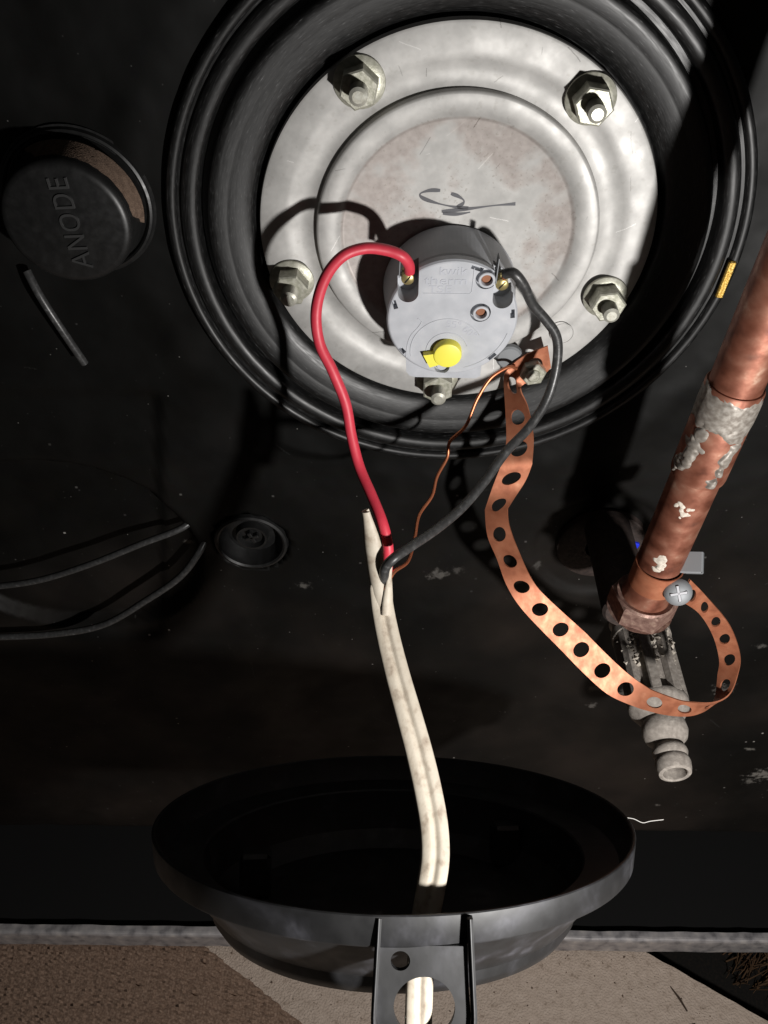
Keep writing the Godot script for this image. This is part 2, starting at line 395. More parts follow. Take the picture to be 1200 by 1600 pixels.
func ground():
	var st := begin()
	# a concrete slab that ends in a diagonal edge at the right
	var o := [Vector2(-900, -400), Vector2(-20, -400), Vector2(213, 40), Vector2(900, 452), Vector2(900, 900), Vector2(-900, 900)]
	var e0 := Vector2(-20, -400); var edge := []
	var top := [Vector3(-900, -745, -500), Vector3(120, -745, -500)]
	var a := Vector3(226, -745, 36); var b := Vector3(760, -745, 356)
	var pts := [Vector3(-900, 0, -300), Vector3(60, 0, -64), Vector3(226, 0, 36)]
	for i in range(1, 61):
		var p := a.lerp(b, i / 60.0); pts.append(Vector3(p.x + rng.randf_range(-0.7, 0.7), 0, p.z + rng.randf_range(-0.7, 0.7)))
	pts.append(Vector3(760, 0, 900)); pts.append(Vector3(-900, 0, 900))
	var c := Vector3(-60, -745, 400)
	for i in pts.size():
		var p := Vector3(pts[i].x, -745, pts[i].z); var q := Vector3(pts[(i + 1) % pts.size()].x, -745, pts[(i + 1) % pts.size()].z)
		tri(st, c, p, q, Vector3.UP, Vector3.UP, Vector3.UP)
		var n := (q - p).cross(Vector3.UP).normalized()
		quad(st, p, q, q - Vector3(0, 90, 0), p - Vector3(0, 90, 0), n)
	structure("floor", st, M.slab, "pale tan concrete floor slab under the heater", "floor")
	st = begin()
	for i in 40:
		for j in 40:
			var f := func(x: int, y: int) -> Vector3:
				var px := -1500.0 + x * 75.0; var pz := -1500.0 + y * 75.0
				return Vector3(px, -838.0 + 4.0 * sin(x * 2.3 + y * 1.1) + 3.0 * sin(y * 3.7), pz)
			quad(st, f.call(i, j), f.call(i + 1, j), f.call(i + 1, j + 1), f.call(i, j + 1), Vector3.UP)
	structure("soil", st, M.soil, "dark brown soil beyond the edge of the slab", "soil")
	# rough fibre mat on the left of the slab
	st = begin()
	var nz := noise(FastNoiseLite.TYPE_SIMPLEX_SMOOTH, 0.09, 4, 81)
	var edge_x := func(z: float) -> float: return -208.0 + (z - 40.0) * 1.55 - 0.004 * (z - 40.0) * (z - 40.0) * 0.3 + nz.get_noise_1d(z * 2.0) * 5.0 + nz.get_noise_1d(z * 9.0) * 4.0
	var hm := func(i: int, j: int) -> Vector3:
		var z := -10.0 + j * 2.6; var x1: float = edge_x.call(z); var x := lerpf(-620.0, x1, i / 150.0)
		var y := -743.0 + 2.6 * (0.6 + nz.get_noise_2d(x * 3.0, z * 3.0)) * smoothstep(0.0, 6.0, x1 - x)
		return Vector3(x, y, z)
	for i in 150:
		for j in 80:
			var p0: Vector3 = hm.call(i, j); var p1: Vector3 = hm.call(i + 1, j); var p2: Vector3 = hm.call(i + 1, j + 1); var p3: Vector3 = hm.call(i, j + 1)
			var n := (p3 - p0).cross(p1 - p0).normalized()
			tri(st, p0, p1, p2, n, n, n); tri(st, p0, p2, p3, n, n, n)
	var mt := thing("floor_mat", "rough brown fibre mat lying on the tan floor, lower left", "mat", Vector3(-400, -744, 60))
	hang(obj("mat_sheet", st, M.mat_fibre, mt), mt)
	# the drip tray: dark pan and a worn grey front lip
	var tray := thing("drip_tray", "dark tray under the heater with a worn grey metal front lip", "drip tray", Vector3(0, -744, 30))
	st = begin()
	box(st, Vector3(1500, 4, 640), Transform3D(Basis(), Vector3(0, -736, -290)), 0.5)
	box(st, Vector3(1500, 160, 6), Transform3D(Basis(), Vector3(0, -660, -240)), 0.5)
	hang(obj("pan", st, M.pan, tray), tray)
	st = begin()
	var N := 160
	var lipn := noise(FastNoiseLite.TYPE_SIMPLEX_SMOOTH, 0.03, 3, 83)
	var prof := [Vector2(31, -709.8), Vector2(36.5, -708.8), Vector2(38.2, -708.9), Vector2(39.6, -709.8), Vector2(40.4, -711.4), Vector2(40.6, -713.5), Vector2(40.8, -734), Vector2(36, -735)]
	for i in N:
		for k in prof.size() - 1:
			var f := func(ii: int, kk: int) -> Vector3:
				var x := -750.0 + 1500.0 * ii / N
				return Vector3(x, prof[kk].y + lipn.get_noise_2d(x, kk * 40.0) * 1.2 - (x + 30.0) * 0.004, prof[kk].x + lipn.get_noise_2d(x + 900.0, kk * 40.0) * 0.8)
			var d: Vector2 = prof[k + 1] - prof[k]; var n := Vector3(0, d.x, -d.y).normalized()
			quad(st, f.call(i, k), f.call(i + 1, k), f.call(i + 1, k + 1), f.call(i, k + 1), n)
	hang(obj("front_lip", st, M.rail, tray, "worn grey metal front lip of the tray"), tray)

# meshes are laid out in world millimetres: bring the part back by its thing's own place
func hang(o: Node3D, t: Node3D) -> Node3D:
	o.position = -t.position
	return o

# ------------------------------------------------------------------ the heater's end
func panel_height(x: float, y: float) -> float:
	var r := sqrt(x * x + y * y)
	var h := -22.0 * smoothstep(128.5, 123.0, r)
	h += 3.0 * exp(-pow((r - 150.0) / 9.0, 2.0)) * 0.3
	# shallow round pocket at the lower left, where the loose cables lie
	var d := Vector2((x + 235.0) / 1.18, y + 215.0).length()
	h -= 9.0 * smoothstep(76.0, 70.0, d)
	# flat step left of the middle
	h -= 3.0 * smoothstep(-150.0, -153.0, x + (y + 105.0) * -0.16 + 4.0) * smoothstep(-86.0, -96.0, y) * smoothstep(-300.0, -290.0, y)
	# shallow dish for the outlet
	h -= 3.0 * smoothstep(44.0, 38.0, Vector2(x - 100.0, y + 205.0).length())
	h -= 16.0 * smoothstep(22.5, 21.0, Vector2(x + 115.0, y + 202.0).length())
	# the lower edge turns back
	if y < -560.0: h -= pow((-560.0 - y) / 26.0, 2.0) * 14.0
	return h

func heater():
	var t := thing("water_heater", "black water heater end with a round metal flange held by five nuts", "water heater", Vector3(0, -585, -20))
	var st := begin()
	var nz := noise(FastNoiseLite.TYPE_SIMPLEX_SMOOTH, 0.02, 3, 90)
	var NX := 250; var NY := 306; var hs := []; var P := []
	for j in NY + 1:
		for i in NX + 1:
			var x := -420.0 + i * 3.0; var y := -588.0 + j * 3.0
			P.append(Vector3(x, y, panel_height(x, y) + nz.get_noise_2d(x, y) * 0.9))
	for j in NY + 1:
		for i in NX + 1:
			var a: Vector3 = P[j * (NX + 1) + min(i + 1, NX)] - P[j * (NX + 1) + max(i - 1, 0)]
			var b: Vector3 = P[min(j + 1, NY) * (NX + 1) + i] - P[max(j - 1, 0) * (NX + 1) + i]
			st.set_normal(a.cross(b).normalized()); st.set_uv(Vector2((P[j * (NX + 1) + i].x + 420.0) / 750.0, (330.0 - P[j * (NX + 1) + i].y) / 920.0))
			st.add_vertex(P[j * (NX + 1) + i] * MM)
	for j in NY:
		for i in NX:
			var k := j * (NX + 1) + i
			for v in [k, k + NX + 1, k + 1, k + 1, k + NX + 1, k + NX + 2]: st.add_index(v)
	hang(obj("end_panel", st, M.panel, t, "dusty black plastic end panel"), t)
	st = begin()                                              # moulded ring of steps round the flange
	lathe(st, [[84, -5], [90.6, -5], [91.6, -4.2], [92.6, -1.6], [94.4, 0.2], [98, 1.6], [103.7, 3.4], [104.2, 3.42], [104.6, 3.6], [109, 4.45], [111.4, 4.6], [112.4, 4.0], [113, 2.5], [113.6, -3], [116.2, -3], [116.9, 3.4], [118.4, 5.0], [121, 5.6], [123.2, 5.2], [124.2, 4.2], [124.8, 2.4], [126.2, 2.4], [126.9, 4.2], [128.2, 5.0], [129.8, 4.9], [131.0, 4.2], [131.6, 1.0], [132.4, -2.0]], 200, Transform3D.IDENTITY, 62.0)
	hang(obj("stepped_ring", st, M.ring_plastic, t), t)
	# flange
	st = begin()
	lathe(st, [[0, 0], [51.5, 0], [52.6, 0.4], [54, 1.6], [56.5, 2.8], [60, 3.3], [62.8, 3.2], [63.7, 2.9], [64.1, 2.2], [64.4, -0.2], [66.5, -0.9], [69, -1.2], [72, -0.9], [75, 0.2], [77, 0.8], [79, 1.0], [88.6, 1.0], [89.6, 0.6], [90, -0.4], [90, -3.2]], 160, Transform3D.IDENTITY, 42.0, false, 190.0)
	var fl := hang(obj("flange", st, M.flange, t, "round silvery metal flange plate with a raised ring and pen scribble"), t) as MeshInstance3D
	st = begin()                                              # pen scribble, a film of ink on the plate
	for s in [[[-8.5, 21.0], [-13.1, 21.0], [-17.3, 19.5], [-16.1, 17.5], [-10.6, 15.4], [-3.4, 13.7], [4.4, 12.8]], [[-3.7, 19.6], [-0.5, 18.4], [2.2, 16.4], [1.4, 14.6], [-0.8, 13.4]], [[-7.5, 11.3], [3.8, 12.5], [15.2, 14.1], [25.3, 15.0]], [[-6.9, 10.4], [-0.3, 10.1], [5.4, 11.0]]]:
		var w := []
		for q in s: w.append([q[0], q[1], 0.05])
		var line := smooth_path(w, 6, 0)
		for i in line.size() - 1:
			var t0: Vector3 = (line[min(i + 1, line.size() - 1)] - line[max(i - 1, 0)]).normalized(); var t1: Vector3 = (line[min(i + 2, line.size() - 1)] - line[i]).normalized()
			var w0 := Vector3(-t0.y, t0.x, 0) * (0.62 + 0.3 * sin(i * 0.4)); var w1 := Vector3(-t1.y, t1.x, 0) * (0.62 + 0.3 * sin((i + 1) * 0.4))
			quad(st, line[i] - w0, line[i + 1] - w1, line[i + 1] + w1, line[i] + w0, Vector3(0, 0, 1))
	obj("pen_scribble", st, M.ink, fl, "dark pen scribble on the plate")
	st = begin()
	var stamp := []
	for i in 33: stamp.append(Vector3(55.0 + cos(TAU * i / 32.0) * 5.6, -51.5 + sin(TAU * i / 32.0) * 5.6, 1.0))
	tube(st, stamp, 0.22, 6)
	obj("stamped_ring", st, M.flange, fl)
	# five flange nuts on studs
	var ang := [122.95, 49.75, -22.7, -94.2, 196.5]
	var rad := [79.6, 79.4, 78.9, 79.2, 80.4]
	var proto: MeshInstance3D
	for k in 5:
		var at := Vector3(cos(deg_to_rad(ang[k])) * rad[k], sin(deg_to_rad(ang[k])) * rad[k], 1.0)
		var nut: MeshInstance3D
		if k == 0:
			st = begin()
			lathe(st, [[4.0, 2.6], [7.6, 2.6], [9.2, 2.0], [10.5, 1.3], [10.7, 0.7], [10.5, 0]], 40)
			prism(st, 6, 8.3, 1.8, 10.4, Transform3D.IDENTITY, 0.8)
			lathe(st, [[3.6, 10.0], [4.2, 10.45], [6.6, 10.45], [7.2, 9.9]], 32)
			proto = obj("flange_nut", st, M.zinc, t); nut = proto
			st = begin()
			var pr := [[0, 18.4], [2.4, 18.4], [3.1, 18.0]]
			var z := 17.6
			while z > 8.0: pr.append([3.75, z]); pr.append([3.75, z - 0.25]); pr.append([3.2, z - 0.65]); z -= 1.1
			lathe(st, pr, 28, Transform3D.IDENTITY, 20.0)
			obj("stud", st, M.stud, proto)
		else:
			nut = proto.duplicate(); nut.name = "flange_nut"; t.add_child(nut, true)
		nut.position = at * MM - t.position; nut.rotation.z = [0.3, 0.9, 0.15, 0.52, 0.1][k]
	# anode cap
	st = begin()
	var ax := Transform3D(Basis(), Vector3(-170.0, 15.0, 0))
	lathe(st, [[0, 22.6], [24.5, 22.4], [26.2, 22.0], [27.4, 20.8], [27.9, 19.0], [29.6, 3.0], [30.2, 1.0], [34.5, 0.8]], 72, ax)
	var cap := hang(obj("anode_cap", st, M.anode_rubber, t, "round black rubber cap marked ANODE"), t) as MeshInstance3D
	lettering("lettering", "ANODE", Vector3(-167.6, 15.6, 22.5), 8.4, 1.3, deg_to_rad(93.0), M.letter_black, cap, 1.06)
	st = begin()
	lathe(st, [[31.0, 0.6], [31.2, 2.4], [32.0, 3.2], [33.0, 2.7], [33.8, 0.0]], 72, ax)
	obj("seat_ring", st, M.anode_rubber, cap)
	st = begin()                                              # dust lying on the cap's upper flank
	for i in 60:
		for k in 8:
			var f := func(ii: int, kk: int) -> Vector3:
				var a := deg_to_rad(118.0 - 128.0 * ii / 60.0); var e: float = sin(PI * ii / 60.0); var w: float = kk / 8.0
				var rr := 28.15 + w * 2.6; var zz := 18.0 - (w * 10.5 if w > 0.0 else 0.0); zz = lerpf(9.0, zz, smoothstep(0.0, 0.35, e) * (0.92 + 0.08 * nz.get_noise_2d(ii * 14.0, 0)))
				var lift: float = (0.3 + 0.9 * absf(nz.get_noise_2d(ii * 22.0, kk * 40.0))) * sqrt(e) * (1.0 if kk > 0 and kk < 8 else 0.0) - 0.02
				return Vector3(-170.0 + cos(a) * (rr + lift), 15.0 + sin(a) * (rr + lift), zz)
			var n := Vector3(f.call(i, k).x + 170.0, f.call(i, k).y - 15.0, 4.0).normalized()
			quad(st, f.call(i, k), f.call(i + 1, k), f.call(i + 1, k + 1), f.call(i, k + 1), n)
	obj("dust_layer", st, M.dust, cap, "brown dust lying on the cap's flank")
	# recessed plug
	st = begin()
	var px := Transform3D(Basis(), Vector3(-115.1, -202.0, 0))
	lathe(st, [[0, -6.5], [7.0, -6.5], [8.2, -3.2], [9.4, -3.2], [10.4, -8], [15.5, -8.5], [18.6, -3], [19.6, 1.0], [20.8, 1.8], [22.2, 1.2], [23, -1]], 64, px)
	var plug := hang(obj("blanking_plug", st, M.anode_rubber, t, "small round recessed black plug"), t)
	st = begin()
	box(st, Vector3(9, 2.4, 4), px * Transform3D(Basis(Vector3(0, 0, 1), 0.4), Vector3(0, 0, -5)), 0.4)
	box(st, Vector3(2.4, 9, 4), px * Transform3D(Basis(Vector3(0, 0, 1), 0.4), Vector3(0, 0, -5)), 0.4)
	obj("grip", st, M.anode_rubber, plug as Node3D)
	# outlet behind the pipe nut
	st = begin()
	var ox := Transform3D(Basis(), Vector3(100, -203, -3))
	lathe(st, [[10, 4.5], [25, 4.5], [27, 3.6], [28, 0]], 64, ox)
	lathe(st, [[0, 70], [12, 70], [13.5, 68], [13.5, 4]], 40, Transform3D(Basis(), Vector3(100.5, -186, -3)))
	hang(obj("outlet", st, worn([[0.1, Color(0.16, 0.13, 0.12)], [0.9, Color(0.27, 0.22, 0.2)]], [0.6, 0.8], 0.1, 20.0, 0.02, 91, 0.3), t, "dark outlet stub behind the pipe nut"), t)
	# brass piece caught in the ring's outer groove
	st = begin()
	box(st, Vector3(3.6, 19.0, 2.4), Transform3D(Basis(Vector3(0, 0, 1), -0.1), Vector3(126.4, -19.0, 5.0)), 0.6)
	hang(obj("brass_clip", st, worn([[0.1, Color(0.42, 0.30, 0.10)], [0.5, Color(0.72, 0.58, 0.26)], [0.9, Color(0.86, 0.78, 0.52)]], [0.3, 0.6], 0.7, 60.0, 0.03, 92, 0.4), t, "small brass clip in the ring's outer groove"), t)

# ------------------------------------------------------------------ thermostat
func thermostat():
	var C := Vector3(-2.2, -26.3, 0)
	var t := thing("thermostat", "round grey plastic thermostat with yellow dial on the metal flange", "thermostat", Vector3(-2.2, -26.3, 1))
	var body := CSGCombiner3D.new(); body.name = "body"; t.add_child(body); body.position = V(0, 0, -1)
	var spin := CSGPolygon3D.new(); spin.name = "shell"
	spin.polygon = PackedVector2Array([Vector2(0, 1.2) * MM, Vector2(31.6, 1.2) * MM, Vector2(29.2, 22.4) * MM, Vector2(28.8, 23.6) * MM, Vector2(28.9, 24.4) * MM, Vector2(29.7, 28.9) * MM, Vector2(29.0, 29.8) * MM, Vector2(28.4, 30.0) * MM, Vector2(0, 30.0) * MM])
	spin.mode = CSGPolygon3D.MODE_SPIN; spin.spin_sides = 96; spin.smooth_faces = false; spin.material = M.grey_plastic
	spin.rotation.x = PI / 2
	body.add_child(spin, true)
	var cutbox := func(c: Vector3, s: Vector3, turn: float):
		var b := CSGBox3D.new(); b.name = "slot"; b.size = s * MM; b.position = c * MM; b.rotation.z = turn; b.operation = CSGShape3D.OPERATION_SUBTRACTION; b.material = M.grey_plastic
		body.add_child(b, true)
	var cutcyl := func(c: Vector3, r: float, h: float):
		var b := CSGCylinder3D.new(); b.name = "recess"; b.radius = r * MM; b.height = h * MM; b.sides = 32; b.position = c * MM; b.rotation.x = PI / 2; b.operation = CSGShape3D.OPERATION_SUBTRACTION; b.material = M.grey_plastic
		body.add_child(b, true)
	cutcyl.call(Vector3(-20.2, 13.6, 27), 4.6, 16.0); cutbox.call(Vector3(-20.2, 24.6, 27), Vector3(9.2, 22, 16), 0.0)
	cutcyl.call(Vector3(22.0, 10.6, 27), 4.5, 16.0); cutbox.call(Vector3(22.0, 21.6, 27), Vector3(9.0, 22, 16), 0.0)
	cutcyl.call(Vector3(13.9, 20.5, 30), 4.7, 6.0); cutcyl.call(Vector3(12.6, 3.9, 30), 4.7, 6.0)
	cutcyl.call(Vector3(-3.4, -25.6, 30), 3.6, 6.0)
	for s in [[10.1, 27.0, 5.4, 2.0, -0.35], [-27.3, 8.1, 2.0, 4.4, 0.3], [-23.4, -17.2, 3.6, 2.0, -0.85], [28.4, 3.6, 2.0, 4.4, 0.1], [20.6, -20.3, 4.4, 2.0, 0.78]]:
		cutbox.call(Vector3(s[0] * 0.955, s[1] * 0.955, 29.5), Vector3(s[2], s[3], 6), s[4])
	# the small details on the lid, a little proud of it
	var st := begin()
	for cc in [Vector2(14.2, 20.2), Vector2(12.9, 3.6)]:
		lathe(st, [[2.5, 25], [2.5, 30.2], [2.7, 30.5], [3.5, 30.5], [3.8, 30.2], [3.8, 26]], 32, Transform3D(Basis(), Vector3(cc.x, cc.y, -1)))
	obj("pin_collar", st, M.grey_plastic, t)
	for cc in [Vector2(14.2, 20.2), Vector2(12.9, 3.6)]:
		st = begin(); lathe(st, [[0, 28.4], [1.9, 28.4], [2.45, 28.0], [2.45, 24]], 24, Transform3D(Basis(), Vector3(cc.x, cc.y, -1)))
		obj("copper_pin", st, M.copper_pin, t)
	st = begin()                                              # moulded lines: dial circle, label frame, left swirl
	var ring := func(cx: float, cy: float, r: float, a0: float, a1: float):
		var p := []
		for i in 49: var a := deg_to_rad(lerpf(a0, a1, i / 48.0)); p.append(Vector3(cx + cos(a) * r, cy + sin(a) * r, 28.95))
		tube(st, p, 0.28, 6)
	ring.call(-1.6, -16.4, 9.6, 15, 200); ring.call(-1.6, -16.4, 17.0, 30, 190)
	ring.call(0, 0, 26.6, -75, -15)
	var fr := []
	for q in [[8.4, 26], [8.0, 14.6], [7.0, 13.4], [-13.6, 13.6]]: fr.append(Vector3(q[0], q[1], 28.95))
	tube(st, fr, 0.25, 6)
	fr = crom([Vector3(-15.6, 0.8, 28.95), Vector3(-13.8, -0.6, 28.95), Vector3(-15.4, -4, 28.95), Vector3(-18.4, -8, 28.95), Vector3(-20.0, -13, 28.95), Vector3(-20.6, -20, 28.95)], 8)
	tube(st, fr, 0.25, 6)
	obj("moulded_lines", st, M.grey_plastic, t)
	lettering("lettering", "kwik", Vector3(-0.8, 24.4, 28.9), 3.2, 0.5, 0.0, M.letter_grey, t, 1.3)
	lettering("lettering", "therm", Vector3(-3.6, 19.6, 28.9), 3.2, 0.5, 0.0, M.letter_grey, t, 1.45)
	lettering("lettering", "TSE", Vector3(-6.0, 15.6, 28.9), 1.8, 0.4, 0.0, M.letter_grey, t, 1.4)
	lettering("lettering", "55°", Vector3(0.9, -2.4, 28.9), 2.2, 0.4, -0.1, M.letter_grey, t)
	lettering("lettering", "60°", Vector3(8.4, -6.4, 28.9), 2.2, 0.4, -0.7, M.letter_grey, t)
	# yellow dial
	st = begin()
	lathe(st, [[0, 34.4], [5.4, 34.4], [6.2, 34.1], [6.6, 33.4], [6.8, 29.0]], 40, Transform3D(Basis(), Vector3(-1.4, -16.6, -1)))
	plate(st, [Vector2(-12.6, -16.9), Vector2(-6.0, -15.8), Vector2(-3.0, -20.6), Vector2(-5.4, -22.2), Vector2(-9.4, -23.6)], [], 28.4, 32.4)
	obj("dial_knob", st, M.yellow, t, "yellow dial knob with a pointer")
	st = begin(); lathe(st, [[0, 28.2], [2.2, 28.2], [2.6, 27.8], [2.6, 25]], 20, Transform3D(Basis(), Vector3(-3.4, -26.2, -1)))
	obj("stop_pin", st, M.grey_plastic, t)
	# terminals: brass clamp screw in each slot and a bright tag
	for k in 2:
		var c: Vector3 = [Vector3(-20.4, 18.0, 0), Vector3(21.7, 15.4, 0)][k]
		st = begin()
		lathe(st, [[0, 25.0], [2.2, 24.9], [2.9, 24.4], [3.0, 21.0]], 20, Transform3D(Basis(), c))
		box(st, Vector3(4.8, 6.0, 3.0), Transform3D(Basis(Vector3(0, 0, 1), 0.15), c + Vector3(0.2, 0.4, 20.6)), 0.4)
		box(st, Vector3(2.4, 3.4, 1.4), Transform3D(Basis(Vector3(0, 0, 1), 0.3), c + Vector3(0.3, 3.2, 23.0)), 0.3)
		var sc := obj("terminal_screw", st, M.brass, t)
		st = begin(); box(st, Vector3(4.2, 0.7, 0.5), Transform3D(Basis(Vector3(0, 0, 1), 0.9), c + Vector3(0, 0, 24.85)), 0.1)
		obj("screw_slot", st, M.void_black, sc)
		st = begin(); box(st, Vector3(0.5, 12, 5.5), Transform3D(Basis(Vector3(0, 0, 1), -0.04), c + Vector3(-3.6 if k == 0 else -2.9, 8.0, 24.5)), 0.1)
		obj("terminal_tag", st, M.steel, t)
	# mounting tab below the lid
	st = begin()
	var o := [Vector2(-20.6, -22.0), Vector2(-20.2, -31.2), Vector2(-18.6, -33.6), Vector2(-16, -34.4), Vector2(13.6, -35.0), Vector2(15.6, -33.6), Vector2(15.8, -24)]
	plate(st, o, [], 20.0, 24.6)
	obj("mounting_tab", st, M.grey_plastic, t)

# ------------------------------------------------------------------ copper pipe
func pipe():
	var A := Vector3(101.0, -160, 80.5); var axis := Vector3(12.6, 166, 2).normalized()
	var t := thing("copper_pipe", "upright copper pipe with grey solder runs at the right", "pipe", A)
	var X := along_axis(A, axis)
	var st := begin(); lathe(st, [[11.2, 420], [11.2, 134]], 48, X, 35, true)
	lathe(st, [[11.2, 8], [11.2, 60]], 48, X)
	st = begin()
	lathe(st, [[11.0, 430], [11.0, 128]], 56, X)
	lathe(st, [[11.0, 92], [11.0, 10], [12.4, 4], [13.4, -2]], 56, X)
	hang(obj("tube", st, M.pipe, t), t)
	st = begin()
	lathe(st, [[10.9, 137.2], [11.8, 137], [12.3, 136], [12.35, 90], [12.1, 88.4], [11.0, 88.0]], 56, X)
	hang(obj("coupling", st, M.pipe, t, "soldered copper coupling"), t)
	# solder: lumps on the pipe's skin, (angle in degrees from the camera side, height, radius, thickness)
	var runs := [
		[[[-70, 127, 9, 0.5], [-45, 127, 9, 0.6], [-20, 127, 9, 0.6], [5, 126.5, 9, 0.6], [30, 126.5, 9, 0.6], [55, 127, 9, 0.6], [80, 127, 9, 0.6], [105, 127, 9, 0.5], [-5, 125, 7, 0.5], [45, 124, 8, 0.6], [75, 124, 8, 0.6], [48, 119, 5, 1.1], [44, 112, 4.4, 1.3], [40, 106, 4.0, 1.6], [36, 100, 3.6, 2.3], [34, 94, 2.6, 2.1], [33, 91, 2.3, 2.2]]],
		[[[-28, 122, 4, 0.7], [-32, 115, 4.6, 1.0], [-37, 108, 4.8, 1.3], [-40, 102, 4.6, 1.8], [-42, 98, 3.8, 1.9], [-30, 104, 4.2, 1.2], [-24, 109, 3.6, 0.8]]],
		[[[-60, 95, 1.8, 1.3], [-60, 92, 1.6, 1.2]]]]
	var cam_dir := Vector3(-0.45, 0, 1).normalized()
	var u := (cam_dir - axis * cam_dir.dot(axis)).normalized(); var w := axis.cross(u)
	for run in runs:
		st = begin()
		lumps(st, A, axis, u, w, 12.3, run[0], 84.0, 142.0, -100.0, 135.0)
		hang(obj("solder_run", st, M.solder, t, "grey solder run on the copper"), t)
	st = begin()
	lumps(st, A, axis, u, w, 11.0, [[-2, 40, 3.0, 1.0], [-4, 36, 3.0, 1.3], [-1, 32, 2.4, 0.9], [-8, 33, 2.2, 0.7]], 20.0, 52.0, -40.0, 40.0)
	lumps(st, A, axis, u, w, 11.0, [[-6, 75, 2.4, 0.4], [8, 73, 2.0, 0.4], [-14, 72, 1.6, 0.4], [2, 70, 1.3, 0.3]], 60.0, 84.0, -40.0, 40.0)
	hang(obj("plaster_splash", st, M.plaster, t, "off-white plaster splashes on the pipe"), t)
	# compression nut
	st = begin()
	var N := along_axis(A - axis * 1.0, axis)
	prism(st, 6, 17.2, -6, 5.0, N, 1.4, 0.35)
	lathe(st, [[12.4, 5.4], [14.6, 6.0], [15.4, 4.6]], 40, N)
	lathe(st, [[17.0, -6], [13.0, -6.2], [11.0, -12], [10, -14]], 40, N, 35, true)
	hang(obj("hex_nut", st, M.nut_bronze, t, "dull bronze hexagon nut at the pipe's foot"), t)

func lumps(st: SurfaceTool, A: Vector3, axis: Vector3, u: Vector3, w: Vector3, R: float, L: Array, h0: float, h1: float, a0: float, a1: float):
	var nh := int((h1 - h0) / 0.4); var na := int((a1 - a0) / 1.6)
	var nz := noise(FastNoiseLite.TYPE_SIMPLEX_SMOOTH, 0.09, 2, 101)
	var f := func(i: int, j: int) -> float:
		var a := a0 + (a1 - a0) * i / na; var h := h0 + (h1 - h0) * j / nh
		var wa := nz.get_noise_2d(a * 0.22, h * 1.1) * 16.0; h += nz.get_noise_2d(a * 0.22 + 70.0, h * 1.1) * 3.5; a += wa
		var sum := 0.0; var top := 0.0
		for l in L:
			var d: float = Vector2(deg_to_rad(a - l[0]) * R, h - l[1]).length() / (l[2] * (1.0 + 0.35 * nz.get_noise_2d(a * 0.3, h)))
			if d < 1.0:
				sum += pow(1.0 - d * d, 2.0); top += pow(1.0 - d * d, 2.0) * l[3]
		if sum < 0.02: return -0.1
		return (top / sum) * (1.0 - exp(-sum * 2.2)) * 0.9 - 0.1
	var pos := func(i: int, j: int, s: float) -> Vector3:
		var a := deg_to_rad(a0 + (a1 - a0) * i / na); var h := h0 + (h1 - h0) * j / nh
		return A + axis * h + (u * cos(a) + w * sin(a)) * (R + s)
	var H := []
	for i in na + 1:
		var row := []
		for j in nh + 1: row.append(f.call(i, j))
		H.append(row)
	for i in range(1, na - 1):
		for j in range(1, nh - 1):
			if maxf(maxf(H[i][j], H[i + 1][j]), maxf(H[i + 1][j + 1], H[i][j + 1])) <= 0.0: continue
			var c := []; var n := []
			for k in [[i, j], [i + 1, j], [i + 1, j + 1], [i, j + 1]]:
				c.append(pos.call(k[0], k[1], H[k[0]][k[1]]))
				var du: Vector3 = pos.call(k[0] + 1, k[1], H[k[0] + 1][k[1]]) - pos.call(k[0] - 1, k[1], H[k[0] - 1][k[1]])
				var dv: Vector3 = pos.call(k[0], k[1] + 1, H[k[0]][k[1] + 1]) - pos.call(k[0], k[1] - 1, H[k[0]][k[1] - 1])
				n.append(du.cross(dv).normalized())
			var out: Vector3 = (c[0] - A) - axis * (c[0] - A).dot(axis)
			if n[0].dot(out) < 0.0:
				for k in 4: n[k] = -n[k]
			tri(st, c[0], c[1], c[2], n[0], n[1], n[2]); tri(st, c[0], c[2], c[3], n[0], n[2], n[3])

